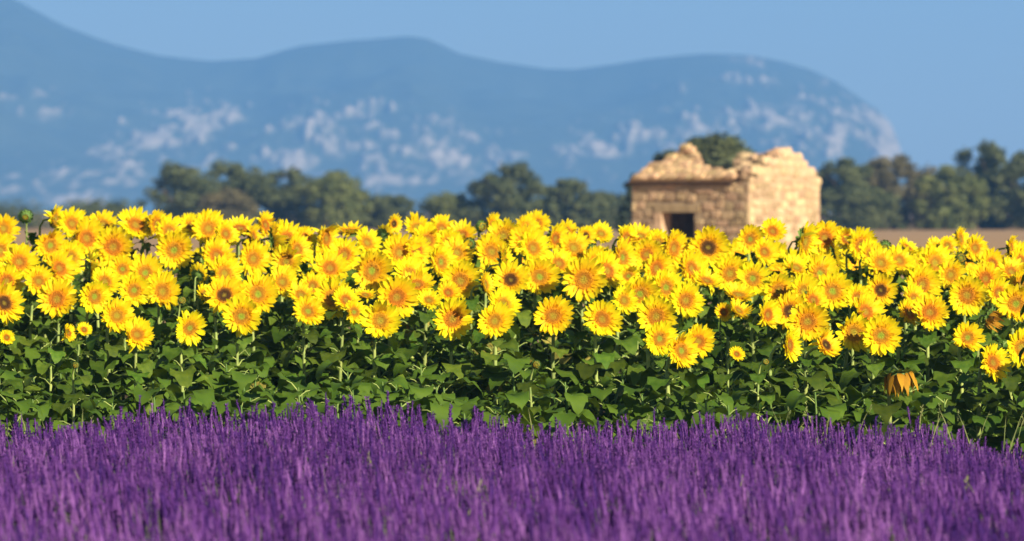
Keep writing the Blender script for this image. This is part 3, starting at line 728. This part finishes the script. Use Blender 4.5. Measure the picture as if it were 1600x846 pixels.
# the rest of the field, out past both edges and behind: one mass
def field_rest():
    r = random.Random(77)
    V, F, MI, off = [], [], [], 0
    mats = [M['petal'], M['disc'], M['green'], M['stem'], M['leaf']]
    def add(me, mw, remap):
        nonlocal off
        n = len(me.vertices); co = np.empty(n * 3, np.float32); me.vertices.foreach_get('co', co); co = co.reshape(-1, 3)
        mw = np.array(mw); V.append(co @ mw[:3, :3].T + mw[:3, 3])
        for p in me.polygons: F.append([i + off for i in p.vertices]); MI.append(remap[p.material_index])
        off += n
    spots = []
    for side in (-1, 1):
        for q in range(34):
            d = r.uniform(41.6, 58); hw = 4.0 * d / 44.4
            spots.append((side * (hw + r.uniform(.15, 1.5)), d))
    for q in range(60): spots.append((r.uniform(-6.8, 6.8), r.uniform(58.5, 66)))
    for (x, d) in spots:
        H = .95 + .5 * sstep(41, 56, d) + r.uniform(-.12, .12)
        if d > 58.2: H = 1.05 + r.uniform(-.1, .06)
        px, py = 800 + x / d * FPX, HORIZON + (CAM_Z - ground_z(d) - H) / d * FPX
        head, Rm, rad, pts, gz, H_ = plant_geometry(px, py, d, r.uniform(50, 64), R(r.uniform(0, 35)), R(r.uniform(-25, 0)), r)
        mw = Matrix.Translation(head) @ Rm.to_4x4() @ Matrix.Scale(rad, 4)
        add(r.choice(PET), mw, [0]); add(r.choice(DISC), mw, [1, 2]); add(SEP[0], mw, [2])
        mb = MB(); mb.tube(pts, [.018] * 4 + [.013] * 3, 5); me = mb.mesh('stem_tmp', [M['stem']]); add(me, Matrix(), [3]); bpy.data.meshes.remove(me)
        for q in range(10):
            hz = (.25 + .07 * q) * H
            mw = Matrix.Translation((pts[1].x, pts[1].y, gz + hz)) @ Euler((r.uniform(-.2, .2), 0, q * 2.4)).to_matrix().to_4x4() @ Matrix.Scale(.2, 4)
            add(r.choice(LEAF), mw, [4, 3])
    for q in range(520):                         # young plants without heads that fill the foliage between the stems
        d = 41.6 + 9 * r.random() if q < 200 else r.uniform(47, 66); x = r.uniform(-1, 1) * (4.1 * d / 44.4 + 1.2); gz = ground_z(d); H = r.uniform(.32, .62) + .42 * sstep(48, 60, d)
        mb = MB(); mb.tube([(x, d, gz - .03), (x + .02, d, gz + H * .5), (x, d, gz + H)], [.015, .012, .007], 5); me = mb.mesh('stem_tmp', [M['stem']]); add(me, Matrix(), [2]); bpy.data.meshes.remove(me)
        a0 = r.uniform(0, 6)
        for k in range(12):
            mw = Matrix.Translation((x, d, gz + H * (.06 + .08 * k))) @ Euler((r.uniform(-.2, .2), r.uniform(-.2, .3), a0 + k * 2.4)).to_matrix().to_4x4() @ Matrix.Scale(r.uniform(.15, .25), 4)
            add(r.choice(LEAF), mw, [4, 3])
    me = mesh_np('sunflower_mass', np.concatenate(V), F, mats, MI)
    tag(link('sunflower_mass', me), 'further sunflowers of the field behind and beside those in view', 'sunflowers', None, 'stuff')
field_rest()

# ------------------------------------------------------------------ lavender
def spike_points(r, hi):
    """one flower spike of unit height 1 standing on z=0: whorled body plus floret faces"""
    V, F = [], []
    sides = 4
    prof = [(0, .03), (.25, .05), (.55, .05), (.85, .035), (1, .008)] if hi else [(0, .04), (.35, .075), (.7, .06), (1, .01)]
    for z, rad in prof:
        for k in range(sides):
            a = k * 6.2832 / sides + z * 2.5
            q = rad * r.uniform(.75, 1.2)
            V.append((q * math.cos(a), q * math.sin(a), z))
    for i in range(len(prof) - 1):
        for k in range(sides):
            a, b = i * sides + k, i * sides + (k + 1) % sides
            F += [(a, b, b + sides), (a, b + sides, a + sides)]
    for q in range(46 if hi else 22):                 # florets in whorls
        w = r.randint(0, 7) / 8 if r.random() < .9 else -.22
        z, a = w + .05 + r.uniform(-.03, .03), r.uniform(0, 6.28); rr = .055 * (1 - max(0, w) * .4)
        p = Vector((rr * math.cos(a), rr * math.sin(a), z)); t = Vector((-math.sin(a), math.cos(a), .3)) * r.uniform(.035, .06)
        o = Vector((math.cos(a), math.sin(a), .8)) * r.uniform(.06, .13)
        n = len(V); V += [tuple(p - t), tuple(p + t), tuple(p + o)]; F.append((n, n + 1, n + 2))
    # stalk
    n = len(V)
    for z in (-2.6, 0.02):
        for k in range(3): V.append((.014 * math.cos(k * 2.09), .014 * math.sin(k * 2.09), z))
    SF = []
    for k in range(3):
        a, b = n + k, n + (k + 1) % 3
        SF += [(a, b, b + 3), (a, b + 3, a + 3)]
    return np.array(V), np.array(F), np.array(SF)
def lav_mat():
    m = bpy.data.materials.new('lavender_flower'); m.use_nodes = True
    N, L = m.node_tree.nodes, m.node_tree.links
    b = N['Principled BSDF']; b.inputs['Roughness'].default_value = 0.75; b.inputs['Specular IOR Level'].default_value = 0.15
    a = N.new('ShaderNodeAttribute'); a.attribute_name = 'tone'
    oi = N.new('ShaderNodeObjectInfo')
    cr = N.new('ShaderNodeValToRGB'); e = cr.color_ramp.elements
    e[0].color = (0.045, 0.014, 0.14, 1); e[1].color = (0.33, 0.135, 0.42, 1)
    k = e.new(0.5); k.color = (0.128, 0.036, 0.222, 1)
    L.new(a.outputs['Fac'], cr.inputs[0])
    L.new(cr.outputs[0], b.inputs['Base Color'])
    tr = N.new('ShaderNodeBsdfTranslucent'); L.new(cr.outputs[0], tr.inputs[0])
    ms = N.new('ShaderNodeMixShader'); ms.inputs[0].default_value = .2
    L.new(b.outputs[0], ms.inputs[1]); L.new(tr.outputs[0], ms.inputs[2]); L.new(ms.outputs[0], N['Material Output'].inputs[0])
    return m
M['lav'] = lav_mat()
M['lav_stalk'] = mat('lavender_stalk', (0.09, 0.105, 0.05), 0.7)
EDGE = [(-300, 668), (0, 668), (100, 672), (180, 655), (260, 645), (400, 648), (470, 636), (560, 634), (700, 644), (790, 660), (860, 668), (960, 668), (1060, 672), (1150, 652), (1250, 668), (1340, 672), (1440, 672), (1520, 696), (1600, 712), (1900, 722)]
def edge_top(x):
    """height of the lavender tops along the far edge (d = 40)"""
    return CAM_Z - (interp(EDGE, 800 + x / 40 * FPX) - HORIZON) / FPX * 40
def lavender():
    r = random.Random(9); rs = np.random.RandomState(4)
    hiS = [spike_points(r, True) for k in range(5)]; loS = [spike_points(r, False) for k in range(5)]
    V, F, MI, T, off = [], [], [], [], 0
    n = 27000
    for q in range(n):
        d = 20.5 + 19.6 * rs.rand() ** .82
        x = rs.uniform(-1, 1) * (4.35 * d / 40 + .75)
        if fbm(x * 1.5, d * .7, 12, 4) < -.14 and rs.rand() < .8: continue
        hi = d > 31
        v, f, sf = (hiS if hi else loS)[rs.randint(5)]
        bump = .035 * math.sin(d * 4.4 + .6 * math.sin(x * 1.3)) + .05 * fbm(x * .9, d * .5, 0, 3)
        base = .545 + bump
        base += (edge_top(x) - .575) * sstep(29, 39.5, d) + .075 * fbm(x * 2.1, d * 1.1, 3, 3)
        h = rs.uniform(.10, .22)
        tip = base + rs.normal(0, .05) - (.09 if rs.rand() < .25 else 0)
        lean = rs.normal(-.10, .13); ly = rs.normal(-.02, .12)
        w = h * rs.uniform(.45, .78)
        zz = v[:, 2] * h
        P = np.stack([v[:, 0] * w + x + lean * zz, v[:, 1] * w + d + ly * zz, tip - h + zz], 1)
        P[:, 2] = np.maximum(P[:, 2], .02)
        V.append(P); F.append(f + off); MI.append(np.zeros(len(f))); F.append(sf + off); MI.append(np.ones(len(sf)))
        tone = np.clip(rs.normal(.5, .2) + .42 * fbm(x * 1.6, d * .8, 7, 3) + rs.normal(0, .15, len(v)), 0, 1); T.append(tone)
        off += len(v)
    me = mesh_np('lavender', np.concatenate(V), np.concatenate(F), [M['lav'], M['lav_stalk']], np.concatenate(MI), False, {'tone': np.concatenate(T)})
    tag(link('lavender', me), 'purple lavender in bloom across the foreground', 'lavender', None, 'stuff')
    # low silvery foliage under the stalks
    rows = []
    V = []; F = []
    for q in range(16000):
        d = 20.5 + 19.5 * rs.rand() ** .82; x = rs.uniform(-1, 1) * (4.35 * d / 40 + .75)
        z = rs.uniform(.02, .26); L = rs.uniform(.05, .12); a = rs.uniform(0, 6.28)
        nn = len(V); dx, dy = math.cos(a) * .006, math.sin(a) * .006
        V += [(x - dx, d - dy, z), (x + dx, d + dy, z), (x + rs.uniform(-.04, .04), d + rs.uniform(-.04, .04), z + L)]
        F.append((nn, nn + 1, nn + 2))
    me = mesh_np('lavender_foliage', np.array(V), np.array(F), [mat('lavender_leaf', (0.09, 0.11, 0.06), 0.8)])
    tag(link('lavender_foliage', me), 'grey green lavender leaves under the flower spikes', 'leaves', None, 'stuff')
    # the clumps along the far edge, whose spikes stand out against the sunflower leaves
    SP = []
    for k in range(5):
        v, f, sf = hiS[k]
        me = mesh_np('flower_spike', v, np.concatenate([f, sf]), [M['lav'], M['lav_stalk']], np.concatenate([np.zeros(len(f)), np.ones(len(sf))]), True,
                     {'tone': np.clip(.30 + .07 * k + rs.normal(0, .15, len(v)), 0, 1)})
        SP.append(me)
    n = 26
    for q in range(n):
        px = 20 + q * 1560 / (n - 1) + rs.uniform(-14, 14); d = 40.25 + rs.uniform(-.15, .2); x = (px - 800) / FPX * d
        root = link('lavender_plant', None, None, (x, d, 0))
        near = [(150, 'left photo edge'), (420, 'sunflower stems on the left'), (740, 'left middle sunflower stems'), (1000, 'middle sunflower stems'), (1280, 'stems under the stone hut'), (1480, 'hanging wilted sunflower'), (9999, 'right photo edge')]
        where = [w for lim, w in near if px < lim][0]
        tag(root, f'lavender clump, {ordinal(q + 1)} from left along the far edge, near {where}', 'lavender', 'lavender clumps on the field edge')
        mb = MB()
        for k in range(60):
            a = rs.uniform(0, 6.28); rr = rs.uniform(0, .16); L = rs.uniform(.12, .28)
            p = Vector((rr * math.cos(a), rr * math.sin(a), 0)); o = Vector((math.cos(a) * .1, math.sin(a) * .1, L)); t = Vector((-math.sin(a), math.cos(a), 0)) * .006
            mb.face([p - t, p + t, p + o])
        link('foliage', mb.mesh('foliage', [bpy.data.materials['lavender_leaf']]), root)
        for k in range(11):
            h = rs.uniform(.13, .21); sx = rs.uniform(-.17, .17)
            tip = edge_top(x + sx) + rs.normal(.0, .045)
            link('flower_spike', SP[rs.randint(5)], root, (sx, rs.uniform(-.1, .1), tip - h), (rs.normal(0, .1), rs.normal(-.09, .12), rs.uniform(0, 6.28)), (h * .85, h * .85, h))
lavender()

# ------------------------------------------------------------------ thin grass stalks between the lavender and the sunflowers
def edge_grass():
    r = random.Random(31); V, F = [], []
    for q in range(110):
        if q < 70: d, x = r.uniform(39.6, 41.2), r.uniform(-4.6, 4.6)
        elif q < 90: d, x = r.uniform(39.4, 41), r.uniform(1.4, 4.3)
        else: d, x = r.uniform(25, 37), r.uniform(-4.0, 4.0) * .8
        h = r.uniform(.4, .62); lx, ly = r.uniform(-.16, .16), r.uniform(-.1, .1); w = r.uniform(.0025, .005)
        n = len(V)
        for t, ww in ((0, 1), (.5, .9), (.85, .7), (1, .1)):
            p = (x + lx * t * t, d + ly * t * t, h * t)
            V += [(p[0] - w * ww, p[1], p[2]), (p[0] + w * ww, p[1] + w * .6, p[2])]
        for k in range(3): F.append((n + 2 * k, n + 2 * k + 1, n + 2 * k + 3, n + 2 * k + 2))
        if r.random() < .4:                       # seed head
            tx, ty = x + lx, d + ly
            for k in range(6):
                n = len(V); z = h - .012 * k; a = r.uniform(0, 6.28)
                V += [(tx - .002, ty, z), (tx + .002, ty, z), (tx + .016 * math.cos(a), ty + .016 * math.sin(a), z + .02), (tx + .008 * math.cos(a), ty + .008 * math.sin(a), z + .022)]
                F.append((n, n + 1, n + 2, n + 3))
    me = mesh_np('grass', np.array(V), np.array(F), [mat('dry_grass', (0.26, 0.25, 0.09), 0.8, nscale=2, ncol=(0.14, 0.19, 0.05), trans=.2)])
    tag(link('grass', me), 'thin dry grass stalks along the edge of the lavender', 'grass', None, 'stuff')
edge_grass()
